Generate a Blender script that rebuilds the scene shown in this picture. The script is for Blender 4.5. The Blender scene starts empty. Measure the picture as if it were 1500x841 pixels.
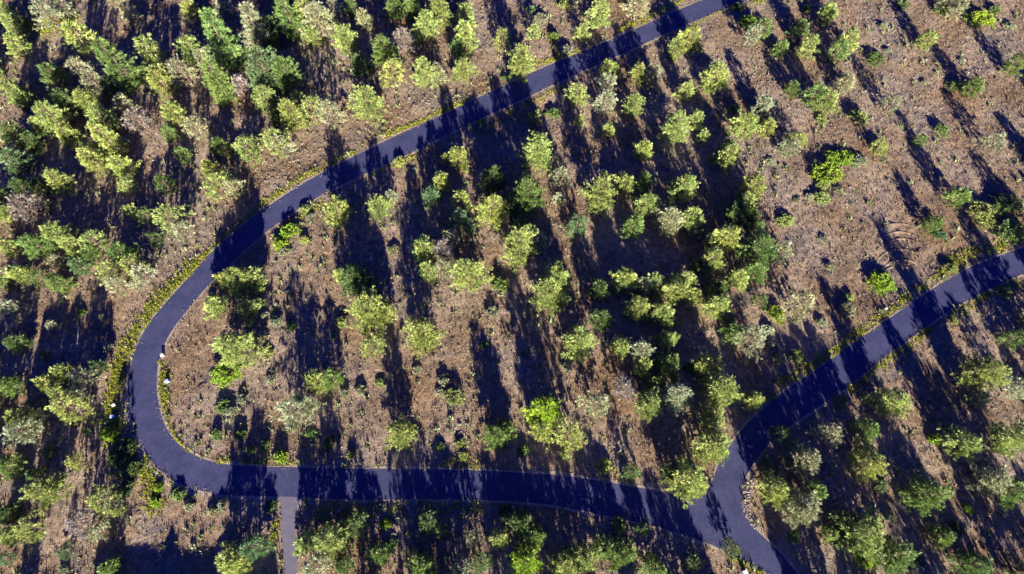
import bpy, bmesh, math, random
import numpy as np
from mathutils import Vector

random.seed(7)
RNG = np.random.default_rng(11)
C = bpy.context.scene.collection
scene = bpy.context.scene

# ------------------------------------------------------------------ camera
TILT = math.radians(23.5); FPX = 815.0; CAMH = 123.0
W0, H0 = 1500.0, 841.0
ct, st = math.cos(TILT), math.sin(TILT)

def G(px, py, z=0.0):
    """ground point seen at a photo pixel, at height z"""
    u = px - W0/2; w = H0/2 - py
    y = w*ct + FPX*st; dz = w*st - FPX*ct
    k = (z - CAMH)/dz
    return Vector((u*k, y*k, z))

def P(x, y, z=0.0):
    """photo pixel of a world point"""
    X = x; Y = y; Z = z - CAMH
    cy = Y*ct + Z*st; cz = -Y*st + Z*ct
    return W0/2 + FPX*X/(-cz), H0/2 - FPX*cy/(-cz)

cam = bpy.data.cameras.new('camera'); co = bpy.data.objects.new('camera', cam); C.objects.link(co)
co.location = (0, 0, CAMH); co.rotation_euler = (TILT, 0, 0)
cam.sensor_fit = 'HORIZONTAL'; cam.sensor_width = 36.0; cam.lens = 36.0*FPX/W0
cam.clip_start = 0.5; cam.clip_end = 4000
scene.camera = co
scene.render.filter_size = 1.05

# ------------------------------------------------------------------ light
ELEV = 14.5
SHD = Vector((-0.207, 0.978, 0)).normalized()          # direction the shadows run
sun_dir = Vector((-SHD.x*math.cos(math.radians(ELEV)), -SHD.y*math.cos(math.radians(ELEV)), math.sin(math.radians(ELEV))))
sl = bpy.data.lights.new('sun', 'SUN'); so = bpy.data.objects.new('sun', sl); C.objects.link(so)
sl.energy = 5.0; sl.angle = math.radians(0.5); sl.color = (1.0, 0.90, 0.74)
so.rotation_euler = (-sun_dir).to_track_quat('-Z', 'Y').to_euler()
so.location = (0, -60, 90)
wd = bpy.data.worlds.new('World'); scene.world = wd; wd.use_nodes = True
nt = wd.node_tree; nt.nodes.clear()
sky = nt.nodes.new('ShaderNodeTexSky'); sky.sky_type = 'NISHITA'; sky.sun_disc = False
sky.sun_elevation = math.radians(ELEV)
sky.sun_rotation = math.atan2(sun_dir.x, sun_dir.y)
sky.ozone_density = 4.0; sky.dust_density = 0.3; sky.air_density = 1.0
mx = nt.nodes.new('ShaderNodeMix'); mx.data_type = 'RGBA'; mx.blend_type = 'MULTIPLY'
mx.inputs[0].default_value = 1.0; mx.inputs[7].default_value = (0.085, 0.15, 0.80, 1)
bg = nt.nodes.new('ShaderNodeBackground'); bg.inputs[1].default_value = 0.05
ow = nt.nodes.new('ShaderNodeOutputWorld')
nt.links.new(sky.outputs[0], mx.inputs[6]); nt.links.new(mx.outputs[2], bg.inputs[0]); nt.links.new(bg.outputs[0], ow.inputs[0])
vs = scene.view_settings
vs.view_transform = 'Standard'; vs.look = 'None'; vs.exposure = 1.92; vs.gamma = 1.0; vs.use_curve_mapping = False
scene.cycles.diffuse_bounces = 1; scene.cycles.max_bounces = 4

# ------------------------------------------------------------------ materials
def new_mat(name):
    m = bpy.data.materials.new(name); m.use_nodes = True
    t = m.node_tree; b = t.nodes['Principled BSDF']
    b.inputs['Roughness'].default_value = 0.9
    b.inputs['Specular IOR Level'].default_value = 0.15
    return m, t, b

def noise(t, scale, detail=4, rough=0.6, coord=None, dist=0.0):
    n = t.nodes.new('ShaderNodeTexNoise'); n.inputs['Scale'].default_value = scale
    n.inputs['Detail'].default_value = detail; n.inputs['Roughness'].default_value = rough
    n.inputs['Distortion'].default_value = dist
    if coord is not None: t.links.new(coord, n.inputs['Vector'])
    return n

def ramp(t, src, stops):
    r = t.nodes.new('ShaderNodeValToRGB'); e = r.color_ramp.elements
    while len(e) < len(stops): e.new(0.5)
    for el, (p, c) in zip(e, stops):
        el.position = p; el.color = (*c, 1)
    t.links.new(src, r.inputs[0]); return r

def mix(t, a, b, f, mode='MIX'):
    m = t.nodes.new('ShaderNodeMix'); m.data_type = 'RGBA'; m.blend_type = mode
    for v, i in ((a, 6), (b, 7)):
        if isinstance(v, tuple): m.inputs[i].default_value = (*v, 1)
        else: t.links.new(v, m.inputs[i])
    if isinstance(f, float): m.inputs[0].default_value = f
    else: t.links.new(f, m.inputs[0])
    return m.outputs[2]

def objco(t):
    return t.nodes.new('ShaderNodeTexCoord').outputs['Object']

def bump(t, b, h, strength, dist):
    bp = t.nodes.new('ShaderNodeBump'); bp.inputs['Strength'].default_value = strength
    bp.inputs['Distance'].default_value = dist
    t.links.new(h, bp.inputs['Height']); t.links.new(bp.outputs[0], b.inputs['Normal'])

# soil
M_soil, t, b = new_mat('dry_soil'); oc = objco(t)
n1 = noise(t, 0.05, 5, 0.6, oc); n2 = noise(t, 0.9, 6, 0.7, oc); n3 = noise(t, 0.13, 4, 0.65, oc, 0.6); n4 = noise(t, 4.0, 3, 0.7, oc)
c1 = ramp(t, n1.outputs[0], [(0.34, (0.26, 0.17, 0.10)), (0.47, (0.325, 0.24, 0.17)), (0.57, (0.37, 0.295, 0.235)), (0.68, (0.28, 0.24, 0.21))]).outputs[0]
c2 = ramp(t, n2.outputs[0], [(0.33, (0.30, 0.28, 0.28)), (0.5, (0.85, 0.83, 0.80)), (0.68, (1.3, 1.25, 1.15))]).outputs[0]
cc = mix(t, c1, c2, 0.85, 'MULTIPLY')
gr = ramp(t, n3.outputs[0], [(0.60, (0, 0, 0)), (0.70, (1, 1, 1))]).outputs[0]
cc = mix(t, cc, (0.14, 0.125, 0.125), gr)
c4 = ramp(t, n4.outputs[0], [(0.36, (0.45, 0.45, 0.46)), (0.6, (1.22, 1.21, 1.18))]).outputs[0]
cc = mix(t, cc, c4, 0.8, 'MULTIPLY')
t.links.new(cc, b.inputs['Base Color'])
ad = t.nodes.new('ShaderNodeMath'); ad.operation = 'ADD'
t.links.new(n2.outputs[0], ad.inputs[0]); t.links.new(n4.outputs[0], ad.inputs[1])
bump(t, b, ad.outputs[0], 0.8, 0.22)

# asphalt
M_asph, t, b = new_mat('asphalt'); oc = objco(t)
n1 = noise(t, 0.25, 5, 0.6, oc); n2 = noise(t, 9.0, 3, 0.7, oc)
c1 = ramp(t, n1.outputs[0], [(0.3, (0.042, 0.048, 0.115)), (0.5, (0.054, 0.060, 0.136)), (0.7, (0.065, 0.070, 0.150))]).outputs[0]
c2 = ramp(t, n2.outputs[0], [(0.3, (0.75, 0.75, 0.75)), (0.7, (1.25, 1.25, 1.25))]).outputs[0]
n3 = noise(t, 1.1, 6, 0.75, oc, 1.2)
c3 = ramp(t, n3.outputs[0], [(0.36, (0.78, 0.78, 0.80)), (0.5, (1.0, 1.0, 1.0)), (0.66, (1.16, 1.14, 1.08))]).outputs[0]
vo = t.nodes.new('ShaderNodeTexVoronoi'); vo.feature = 'DISTANCE_TO_EDGE'; vo.inputs['Scale'].default_value = 0.16
dn = noise(t, 0.8, 4, 0.6, oc); vm = t.nodes.new('ShaderNodeMix'); vm.data_type = 'RGBA'; vm.inputs[0].default_value = 0.35
t.links.new(oc, vm.inputs[6]); t.links.new(dn.outputs['Color'], vm.inputs[7]); t.links.new(vm.outputs[2], vo.inputs['Vector'])
c4 = ramp(t, vo.outputs['Distance'], [(0.0, (0.72, 0.72, 0.74)), (0.012, (1, 1, 1))]).outputs[0]
cc = mix(t, mix(t, mix(t, c1, c2, 1.0, 'MULTIPLY'), c3, 1.0, 'MULTIPLY'), c4, 0.7, 'MULTIPLY')
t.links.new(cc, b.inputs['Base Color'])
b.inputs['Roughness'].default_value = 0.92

M_conc, t, b = new_mat('concrete'); oc = objco(t)
n1 = noise(t, 0.6, 5, 0.6, oc)
t.links.new(ramp(t, n1.outputs[0], [(0.3, (0.13, 0.125, 0.17)), (0.7, (0.18, 0.165, 0.21))]).outputs[0], b.inputs['Base Color'])

M_grav, t, b = new_mat('gravel_verge'); oc = objco(t)
n1 = noise(t, 3.0, 5, 0.75, oc)
t.links.new(ramp(t, n1.outputs[0], [(0.3, (0.22, 0.17, 0.13)), (0.7, (0.52, 0.43, 0.34))]).outputs[0], b.inputs['Base Color'])
bump(t, b, n1.outputs[0], 0.6, 0.06)

def island_mat(name, stops, transl=0.0, rough=0.9):
    m, t, b = new_mat(name)
    g = t.nodes.new('ShaderNodeNewGeometry')
    c = ramp(t, g.outputs['Random Per Island'], stops).outputs[0]
    t.links.new(c, b.inputs['Base Color']); b.inputs['Roughness'].default_value = rough
    if transl:
        tr = t.nodes.new('ShaderNodeBsdfTranslucent'); t.links.new(c, tr.inputs[0])
        ms = t.nodes.new('ShaderNodeMixShader'); ms.inputs[0].default_value = transl
        t.links.new(b.outputs[0], ms.inputs[1]); t.links.new(tr.outputs[0], ms.inputs[2])
        t.links.new(ms.outputs[0], t.nodes['Material Output'].inputs[0])
    return m

M_dry = island_mat('dry_grass', [(0.0, (0.17, 0.12, 0.08)), (0.4, (0.32, 0.235, 0.165)), (0.75, (0.46, 0.375, 0.275)), (1.0, (0.30, 0.29, 0.12))], 0.2)
M_sage = island_mat('sagebrush', [(0.0, (0.14, 0.18, 0.07)), (0.5, (0.30, 0.34, 0.15)), (1.0, (0.46, 0.45, 0.33))], 0.2)
M_weed = island_mat('green_weeds', [(0.0, (0.20, 0.27, 0.025)), (0.5, (0.40, 0.45, 0.045)), (0.85, (0.50, 0.48, 0.10)), (1.0, (0.45, 0.38, 0.16))], 0.3)
M_rock = island_mat('lava_rock', [(0.0, (0.10, 0.09, 0.10)), (0.6, (0.19, 0.17, 0.18)), (1.0, (0.34, 0.31, 0.30))])
M_stone = island_mat('pale_stone', [(0.0, (0.14, 0.12, 0.12)), (1.0, (0.32, 0.28, 0.26))])

# needles: the colour of each tree comes from its own object colour
M_leaf, t, b = new_mat('needles')
oi = t.nodes.new('ShaderNodeObjectInfo'); g = t.nodes.new('ShaderNodeNewGeometry')
r = ramp(t, g.outputs['Random Per Island'], [(0.0, (0.34, 0.44, 0.38)), (0.5, (0.95, 1.0, 0.95)), (0.82, (1.5, 1.42, 1.6)), (1.0, (1.5, 1.3, 1.45))]).outputs[0]
cc = mix(t, oi.outputs['Color'], r, 1.0, 'MULTIPLY')
t.links.new(cc, b.inputs['Base Color']); b.inputs['Roughness'].default_value = 0.45; b.inputs['Specular IOR Level'].default_value = 0.5
tr = t.nodes.new('ShaderNodeBsdfTranslucent'); t.links.new(cc, tr.inputs[0])
ms = t.nodes.new('ShaderNodeMixShader'); ms.inputs[0].default_value = 0.26
t.links.new(b.outputs[0], ms.inputs[1]); t.links.new(tr.outputs[0], ms.inputs[2])
t.links.new(ms.outputs[0], t.nodes['Material Output'].inputs[0])

M_bark, t, b = new_mat('pine_bark'); oc = objco(t)
n1 = noise(t, 2.5, 4, 0.7, oc)
t.links.new(ramp(t, n1.outputs[0], [(0.3, (0.11, 0.075, 0.06)), (0.7, (0.28, 0.20, 0.16))]).outputs[0], b.inputs['Base Color'])
M_greybark, t, b = new_mat('weathered_wood'); oc = objco(t)
n1 = noise(t, 2.5, 4, 0.7, oc)
t.links.new(ramp(t, n1.outputs[0], [(0.3, (0.26, 0.22, 0.20)), (0.7, (0.52, 0.46, 0.42))]).outputs[0], b.inputs['Base Color'])

def flat_mat(name, col, rough=0.6):
    m, t, b = new_mat(name); oc = objco(t)
    n = noise(t, 3.0, 4, 0.6, oc)
    t.links.new(ramp(t, n.outputs[0], [(0.3, tuple(v*0.85 for v in col)), (0.7, tuple(min(1, v*1.1) for v in col))]).outputs[0], b.inputs['Base Color'])
    b.inputs['Roughness'].default_value = rough
    return m
M_white = flat_mat('white_paint', (0.75, 0.75, 0.75)); M_yellow = flat_mat('yellow_paint', (0.75, 0.50, 0.04))
M_blue = flat_mat('pale_blue_plastic', (0.40, 0.52, 0.80)); M_wall = flat_mat('house_wall', (0.42, 0.36, 0.28))
M_roof = flat_mat('roof_shingle', (0.10, 0.085, 0.08), 0.9); M_glass = flat_mat('window_glass', (0.03, 0.04, 0.06), 0.1)
M_dark = flat_mat('dark_metal', (0.05, 0.05, 0.055), 0.5)

# ------------------------------------------------------------------ helpers
def mesh_np(name, verts, faces, mat, k):
    """verts (n,3), faces (m,k) numpy -> mesh"""
    me = bpy.data.meshes.new(name)
    v = np.asarray(verts, dtype=np.float32); f = np.asarray(faces, dtype=np.int32)
    me.vertices.add(len(v)); me.vertices.foreach_set('co', v.ravel())
    me.loops.add(f.size); me.loops.foreach_set('vertex_index', f.ravel())
    me.polygons.add(len(f)); me.polygons.foreach_set('loop_start', np.arange(0, f.size, k, dtype=np.int32))
    me.polygons.foreach_set('loop_total', np.full(len(f), k, dtype=np.int32))
    me.update(calc_edges=True); me.validate()
    me.materials.append(mat)
    return me

def link(name, me, parent=None):
    o = bpy.data.objects.new(name, me); C.objects.link(o)
    if parent is not None: o.parent = parent
    return o

def tag(o, label=None, cat=None, group=None, kind=None):
    if label: o['label'] = label
    if cat: o['category'] = cat
    if group: o['group'] = group
    if kind: o['kind'] = kind
    return o

def empty(name, loc, rz=0.0):
    o = bpy.data.objects.new(name, None); C.objects.link(o)
    o.location = loc; o.rotation_euler = (0, 0, rz); o.empty_display_size = 0.3
    return o

def bm_obj(name, bm, mat, parent=None, smooth=False):
    me = bpy.data.meshes.new(name); bm.to_mesh(me); bm.free(); me.materials.append(mat)
    if smooth:
        for p in me.polygons: p.use_smooth = True
    return link(name, me, parent)

def catmull(pts, step=1.2):
    out = []
    n = len(pts)
    for i in range(n-1):
        p0 = pts[max(i-1, 0)]; p1 = pts[i]; p2 = pts[i+1]; p3 = pts[min(i+2, n-1)]
        d = (p2-p1).length; m = max(1, int(d/step))
        for j in range(m):
            s = j/m; s2 = s*s; s3 = s2*s
            out.append(0.5*((2*p1)+(p2-p0)*s+(2*p0-5*p1+4*p2-p3)*s2+(3*p1-p0-3*p2+p3)*s3))
    out.append(pts[-1].copy())
    return out

def inside(poly, x, y):
    res = np.zeros(len(x), dtype=bool); n = len(poly)
    for i in range(n):
        x1, y1 = poly[i][0], poly[i][1]; x2, y2 = poly[(i+1) % n][0], poly[(i+1) % n][1]
        if y1 == y2: continue
        c = ((y1 > y) != (y2 > y)) & (x < (x2-x1)*(y-y1)/(y2-y1)+x1)
        res ^= c
    return res

def dist_lines(lines, x, y, cap=1e9):
    d = np.full(len(x), cap)
    for L in lines:
        for a, c in zip(L[:-1], L[1:]):
            dx, dy = c[0]-a[0], c[1]-a[1]; q = dx*dx+dy*dy+1e-9
            s = np.clip(((x-a[0])*dx+(y-a[1])*dy)/q, 0, 1)
            d = np.minimum(d, (x-a[0]-s*dx)**2+(y-a[1]-s*dy)**2)
    return np.sqrt(d)

def vnoise(x, y, s, seed):
    rg = np.random.default_rng(seed); T = rg.uniform(0, 1, (64, 64))
    X, Y = x/s, y/s; i = np.floor(X).astype(int); j = np.floor(Y).astype(int); fx = X-i; fy = Y-j
    fx = fx*fx*(3-2*fx); fy = fy*fy*(3-2*fy); g_ = lambda a, c: T[a % 64, c % 64]
    return (g_(i, j)*(1-fx)+g_(i+1, j)*fx)*(1-fy)+(g_(i, j+1)*(1-fx)+g_(i+1, j+1)*fx)*fy

# ------------------------------------------------------------------ roads
outer_px = [(1240,-90),(1130,-45),(1028,0),(963,28),(900,56),(842,80),(783,105),(705,141),(600,190),(555,211),(509,234),(467,256),(428,279),(373,317),(326,355),
 (300,380),(275,408),(248,438),(220,472),(199,510),(190,546),(187,572),(189,599),(195,621),(205,649),(223,677),(248,700),(277,714),(304,721),(331,725),
 (415,727.5),(467,730),(535,732),(600,731.5),(678,731.5),(746,734),(809,740),(861,750),(900,758),(952,769),(1005,785),(1054,803),(1090,822),(1125,841),(1200,895),(1280,960)]
lowr_px = [(1310,955),(1240,900),(1176,848),(1139,806),(1110,779),(1094,761),(1086,738),(1086,719),(1093,698),(1109,672),(1127,650),(1162,621),(1200,595),(1242,566),(1284,532),(1318,507),(1352,482),(1394,453),(1451,423),(1500,401),(1570,378),(1700,345)]
upr_px = [(1700,300),(1570,337),(1500,362),(1462,376),(1409,398),(1346,437),(1297,471),(1247,505),(1200,539),(1162,564),(1130,588),(1096,619),(1073,648),(1053,680),(1043,706),(1034,722),(1018,730),(998,728),
 (978,722),(937,715),(900,708.5),(835,698),(783,694),(731,690.6),(663,688.5),(600,687.5),(483,686),(437,685),(378,683.5),(326,680),(302,674),(277,663),(255,644),(239,617),(231,582),(230,554),(235,520),(251,486),(280,448),(308,415),(344,381),(378,350),(425,315),
 (480,281),(522,261),(561,243),(600,225),(678,186),(757,150),(809,125),(900,84),(1005,37),(1093,0),(1190,-42),(1310,-90)]
def gp(px): return [G(*p) for p in px]
E_out, E_low, E_up = [catmull(gp(p), 1.3) for p in (outer_px, lowr_px, upr_px)]
road_poly = E_out + E_low + E_up
LINES = [E_out, E_low, E_up]

def ngon(name, pts, z, mat):
    bm = bmesh.new(); vs_ = [bm.verts.new((p.x, p.y, z)) for p in pts]
    bm.faces.new(vs_); bm.normal_update()
    if bm.faces[:][0].normal.z < 0: bmesh.ops.reverse_faces(bm, faces=bm.faces[:])
    bmesh.ops.triangulate(bm, faces=bm.faces[:])
    return bm_obj(name, bm, mat)

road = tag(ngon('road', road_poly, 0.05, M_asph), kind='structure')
drv_l = [(400,724),(411,737),(413,766),(413,790),(416,815),(418,841),(420,900),(400,950)]
drv_r = [(424,950),(437,900),(436,841),(434.5,800),(433,772),(436,742),(452,724)]
drive_poly = catmull(gp(drv_l), 1.0)+catmull(gp(drv_r), 1.0)
tag(ngon('driveway', drive_poly, 0.04, M_conc), kind='structure')

def ribbon(name, line, w_in, w_out, z, mat, seed=0):
    """gravel band straddling a road edge; outside is decided by the road polygon"""
    rg = np.random.default_rng(seed); V = []; F = []
    pts = [Vector((p.x, p.y, 0)) for p in line]
    for i, p in enumerate(pts):
        a = pts[max(i-1, 0)]; c = pts[min(i+1, len(pts)-1)]
        d = (c-a).normalized(); nrm = Vector((-d.y, d.x, 0))
        q = p+nrm*0.3
        if inside(road_poly, np.array([q.x]), np.array([q.y]))[0]: nrm = -nrm
        wo = w_out(p) if callable(w_out) else w_out
        wo *= 0.35+1.5*float(vnoise(np.array([p.x]), np.array([p.y]), 3.0, 77+seed)[0])+rg.uniform(-.1, .1)
        V += [(p-nrm*w_in).to_tuple(), (p+nrm*wo).to_tuple()]
    V = [(x, y, z) for x, y, _ in V]
    for i in range(len(pts)-1): F.append((2*i, 2*i+1, 2*i+3, 2*i+2))
    return tag(link(name, mesh_np(name, V, F, mat, 4)), kind='structure')
def wleft(p):
    x, y = P(p.x, p.y)
    return 1.15 if (x < 300 and 430 < y < 740) else 0.45
ribbon('road_shoulder', E_out, 0.4, wleft, 0.030, M_grav, 1)
ribbon('road_shoulder', E_up, 0.4, 0.45, 0.030, M_grav, 2)
ribbon('road_shoulder', E_low, 0.4, lambda p: 1.6 if (1080 < P(p.x, p.y)[0] < 1112 and P(p.x, p.y)[1] > 690) else 0.4, 0.030, M_grav, 3)

# ------------------------------------------------------------------ ground
def relief(x, y):
    return (0.22*np.sin(x*0.11+1.3)*np.cos(y*0.09+0.4)+0.16*np.sin(x*0.23+y*0.19)+0.10*np.sin(x*0.41-y*0.37+2.0)) - 0.15
def axis(lo, hi, core_lo, core_hi, s):
    a = list(np.arange(core_lo, core_hi, s)); d = s; v = core_lo
    left = []
    while v > lo: d *= 1.35; v -= d; left.append(v)
    d = s; v = a[-1]; right = []
    while v < hi: d *= 1.35; v += d; right.append(v)
    return np.array(left[::-1]+a+right)
gx = axis(-1500, 1500, -180, 180, 0.8); gy = axis(-1200, 2500, -35, 175, 0.8)
XX, YY = np.meshgrid(gx, gy); xf, yf = XX.ravel(), YY.ravel()
core = (np.abs(xf) < 185) & (yf > -40) & (yf < 180)
dd = np.full(len(xf), 99.0); dd[core] = dist_lines([l[::2]+[l[-1]] for l in LINES]+[drive_poly], xf[core], yf[core])
inn = np.zeros(len(xf), bool); inn[core] = inside(road_poly, xf[core], yf[core]) | inside(drive_poly, xf[core], yf[core])
dd[inn] = 0
mask = np.clip((dd-1.5)/5.0, 0, 1); mask = mask*mask*(3-2*mask)
zz = np.where(core, relief(xf, yf), -0.15)*mask + np.where(core, RNG.normal(0, 0.075, len(xf)), 0)*mask - 0.01
nx, ny = len(gx), len(gy)
ii, jj = np.meshgrid(np.arange(nx-1), np.arange(ny-1)); a = (jj*nx+ii).ravel()
F = np.stack([a, a+1, a+nx+1, a+nx], 1)
me = mesh_np('ground', np.stack([xf, yf, zz], 1), F, M_soil, 4)
me.polygons.foreach_set('use_smooth', np.ones(len(F), bool))
tag(link('ground', me), kind='structure')
ZG = zz.reshape(ny, nx)
def gz(x, y):
    x = np.atleast_1d(x); y = np.atleast_1d(y)
    i = np.clip(np.searchsorted(gx, x)-1, 0, nx-2); j = np.clip(np.searchsorted(gy, y)-1, 0, ny-2)
    fx = np.clip((x-gx[i])/(gx[i+1]-gx[i]), 0, 1); fy = np.clip((y-gy[j])/(gy[j+1]-gy[j]), 0, 1)
    return (ZG[j, i]*(1-fx)+ZG[j, i+1]*fx)*(1-fy)+(ZG[j+1, i]*(1-fx)+ZG[j+1, i+1]*fx)*fy

# ------------------------------------------------------------------ scattered ground cover (nobody could count it)
def blades(cx, cy, cz, size, nb, wid, spread, rg, up=0.9):
    """nb thin triangles per centre"""
    n = len(cx); c = np.stack([cx, cy, cz], 1)[:, None, :]
    az = rg.uniform(0, 2*np.pi, (n, nb)); lean = rg.uniform(0.1, spread, (n, nb))
    d = np.stack([np.cos(az)*np.sin(lean), np.sin(az)*np.sin(lean), np.cos(lean)*up], 2)
    L = (size[:, None]*rg.uniform(0.6, 1.1, (n, nb)))[:, :, None]
    side = np.stack([-np.sin(az), np.cos(az), np.zeros_like(az)], 2)
    root = c + np.stack([rg.normal(0, 1, (n, nb)), rg.normal(0, 1, (n, nb)), np.zeros((n, nb))], 2)*(size[:, None, None]*0.22)
    root[:, :, 2] -= 0.04
    w = L*wid
    A = root-side*w; B = root+side*w; T = root+d*L
    V = np.stack([A, B, T], 2).reshape(-1, 3)
    F = np.arange(len(V)).reshape(-1, 3)
    return V, F

def frame_filter(x, y, m=60):
    X = x; Z = -CAMH; cy = y*ct+Z*st; cz = -y*st+Z*ct
    u = W0/2+FPX*X/(-cz); v = H0/2-FPX*cy/(-cz)
    return (u > -m) & (u < W0+m) & (v > -m) & (v < H0+m), u, v

def scatter(n, rg, m=60):
    x = rg.uniform(-190, 190, n); y = rg.uniform(-22, 172, n)
    k, u, v = frame_filter(x, y, m); x, y, u, v = x[k], y[k], u[k], v[k]
    k = ~(inside(road_poly, x, y) | inside(drive_poly, x, y))
    return x[k], y[k], u[k], v[k]

rg = np.random.default_rng(5)
x, y, u, v = scatter(260000, rg)
dens = 0.45+0.75*vnoise(x, y, 5.0, 3)+0.5*(vnoise(x, y, 1.7, 4)-0.5)
k = rg.uniform(0, 1, len(x)) < dens; x, y = x[k], y[k]
V, F = blades(x, y, gz(x, y), 0.14+0.46*rg.uniform(0, 1, len(x))**2.2, 6, 0.20, 1.0, rg)
tag(link('dry_grass', mesh_np('dry_grass', V, F, M_dry, 3)), 'low dry straw brown grass covering the open ground between the trees', 'grass', kind='stuff')

x, y, u, v = scatter(30000, rg)
dens = np.clip((vnoise(x, y, 9.0, 8)-0.25)*1.3, 0.06, 1)*np.where(u < 700, 1.0, 0.6)
k = rg.uniform(0, 1, len(x)) < dens*0.75; x, y = x[k], y[k]
V, F = blades(x, y, gz(x, y), 0.40+0.80*rg.uniform(0, 1, len(x))**1.6, 20, 0.19, 1.2, rg)
tag(link('sagebrush', mesh_np('sagebrush', V, F, M_sage, 3)), 'low grey green sagebrush scattered over the dry ground', 'sagebrush', kind='stuff')

def rocks(x, y, s, rg, name, mat, label):
    base = np.array([(1,0,0),(0,1,0),(-1,0,0),(0,-1,0),(0,0,1),(0,0,-1)], float)
    fs = np.array([(0,1,4),(1,2,4),(2,3,4),(3,0,4),(1,0,5),(2,1,5),(3,2,5),(0,3,5)])
    n = len(x); a = rg.uniform(0, 6.28, n); ca, sa = np.cos(a), np.sin(a)
    b_ = base[None]*rg.uniform(0.6, 1.3, (n, 6, 1))*s[:, None, None]*np.stack([rg.uniform(0.7, 1.3, n), rg.uniform(0.7, 1.3, n), rg.uniform(0.4, 0.8, n)], 1)[:, None, :]
    X = b_[:, :, 0]*ca[:, None]-b_[:, :, 1]*sa[:, None]+x[:, None]; Y = b_[:, :, 0]*sa[:, None]+b_[:, :, 1]*ca[:, None]+y[:, None]
    Z = b_[:, :, 2]+gz(x, y)[:, None]+s[:, None]*0.15
    V = np.stack([X, Y, Z], 2).reshape(-1, 3); F = (fs[None]+6*np.arange(n)[:, None, None]).reshape(-1, 3)
    return tag(link(name, mesh_np(name, V, F, mat, 3)), label, 'rocks', kind='stuff')
ROCKPX = [(1070,110,75,55,1.0),(1120,60,60,50,.6),(1290,70,110,60,.6),(1330,140,70,40,.7),(1450,85,60,35,.8),(1215,290,40,25,.7),(1190,190,60,60,.6),(1250,170,60,40,.6),
          (1000,110,90,60,.6),(480,160,80,60,.8),(400,260,70,60,.8),(560,120,50,40,.8),(620,130,60,40,.7),(840,30,60,40,.8),(650,50,60,40,.5),(1090,740,10,22,.9),(700,60,60,60,.5),(1130,250,70,60,.5),(1030,240,40,60,.5),(470,80,40,40,.7)]
x, y, u, v = scatter(90000, rg)
dens = np.full(len(x), 0.02)
for (px_, py_, rx, ry, w) in ROCKPX:
    q = ((u-px_)/rx)**2+((v-py_)/ry)**2
    dens = np.maximum(dens, w*np.clip(1.5-q, 0, 1)*np.clip(vnoise(x, y, 2.5, 21)*1.8-0.45, 0, 1))
k = rg.uniform(0, 1, len(x)) < dens; x, y = x[k], y[k]
rocks(x, y, 0.10+0.30*rg.uniform(0, 1, len(x))**2.2, rg, 'lava_rubble', M_rock, 'grey broken lava rubble strewn over the ground')

# green weeds along the verges: (polyline, half width px, density)
WEED = [([(292,382),(262,412),(232,440),(205,480),(180,520),(170,560),(166,600)],12,1.0),([(160,600),(172,640),(185,690)],17,1.1),([(212,680),(222,710),(228,745)],12,0.9),
 ([(300,378),(330,345),(372,310),(428,270),(467,248),(520,222)],5,.7),([(560,200),(610,180),(680,150)],6,.8),([(780,95),(810,88),(850,75)],6,.7),([(905,45),(960,20),(1010,-5)],5,.8),
 ([(805,50),(818,80),(830,100)],7,.6),([(240,548),(243,585)],7,.9),([(236,530),(240,580),(250,625),(270,655),(300,670)],3,.5),([(320,675),(400,678),(430,680)],5,.35),([(650,680),(700,682)],9,.5),([(460,755),(640,742),(700,745)],12,.35),
 ([(1140,560),(1170,545),(1200,530),(1250,495)],8,.7),([(1255,490),(1330,435),(1400,385)],7,.5),([(1395,385),(1420,370),(1470,360)],8,.7),([(1245,570),(1290,535),(1360,480)],7,.6),([(1405,455),(1440,435),(1490,415)],8,.6),
 ([(1075,820),(1120,838)],6,.7),([(405,760),(400,790)],5,.8),([(1100,600),(1140,580)],8,.5),([(940,35),(1020,10),(1060,-10)],3,.3),([(1010,40),(1060,15),(1125,0)],6,.35),([(700,195),(760,160),(830,125)],6,.35),
 ([(545,255),(610,228)],5,.4),([(420,330),(470,300)],7,.5),([(930,700),(880,690)],6,.3),([(35,30),(70,40),(100,25)],20,1.0),([(480,740),(560,740)],5,.3)]
wx, wy = [], []
for pl, hw, de in WEED:
    g_ = catmull([G(*p) for p in pl], 0.5)
    for p in g_:
        for _ in range(int(rg.poisson(de*hw*1.3))):
            o = rg.normal(0, hw*0.10, 2); wx.append(p.x+o[0]); wy.append(p.y+o[1])
wx = np.array(wx); wy = np.array(wy)
k = ~(inside(road_poly, wx, wy) | inside(drive_poly, wx, wy)); wx, wy = wx[k], wy[k]
V, F = blades(wx, wy, gz(wx, wy), rg.uniform(0.26, 0.62, len(wx)), 11, 0.24, 1.15, rg)
tag(link('roadside_weeds', mesh_np('roadside_weeds', V, F, M_weed, 3)), 'yellow green weeds growing in strips along the road verges', 'weeds', kind='stuff')

# dry litter and grit drifted over the asphalt edges
lx, ly = [], []
for L in LINES:
    for p in L:
        m_ = 3 if vnoise(np.array([p.x]), np.array([p.y]), 4.0, 55)[0] > .5 else 1
        for _ in range(m_*2):
            a_ = rg.uniform(0, 6.28); r_ = abs(rg.normal(0, .38)); lx.append(p.x+math.cos(a_)*r_+rg.uniform(-.6, .6)); ly.append(p.y+math.sin(a_)*r_+rg.uniform(-.6, .6))
lx = np.array(lx); ly = np.array(ly)
V, F = blades(lx, ly, np.full(len(lx), 0.07), rg.uniform(0.10, 0.32, len(lx)), 6, 0.22, 1.45, rg)
tag(link('road_edge_litter', mesh_np('road_edge_litter', V, F, M_dry, 3)), 'dry grass and litter creeping over the asphalt edges', 'litter', kind='stuff')

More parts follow.
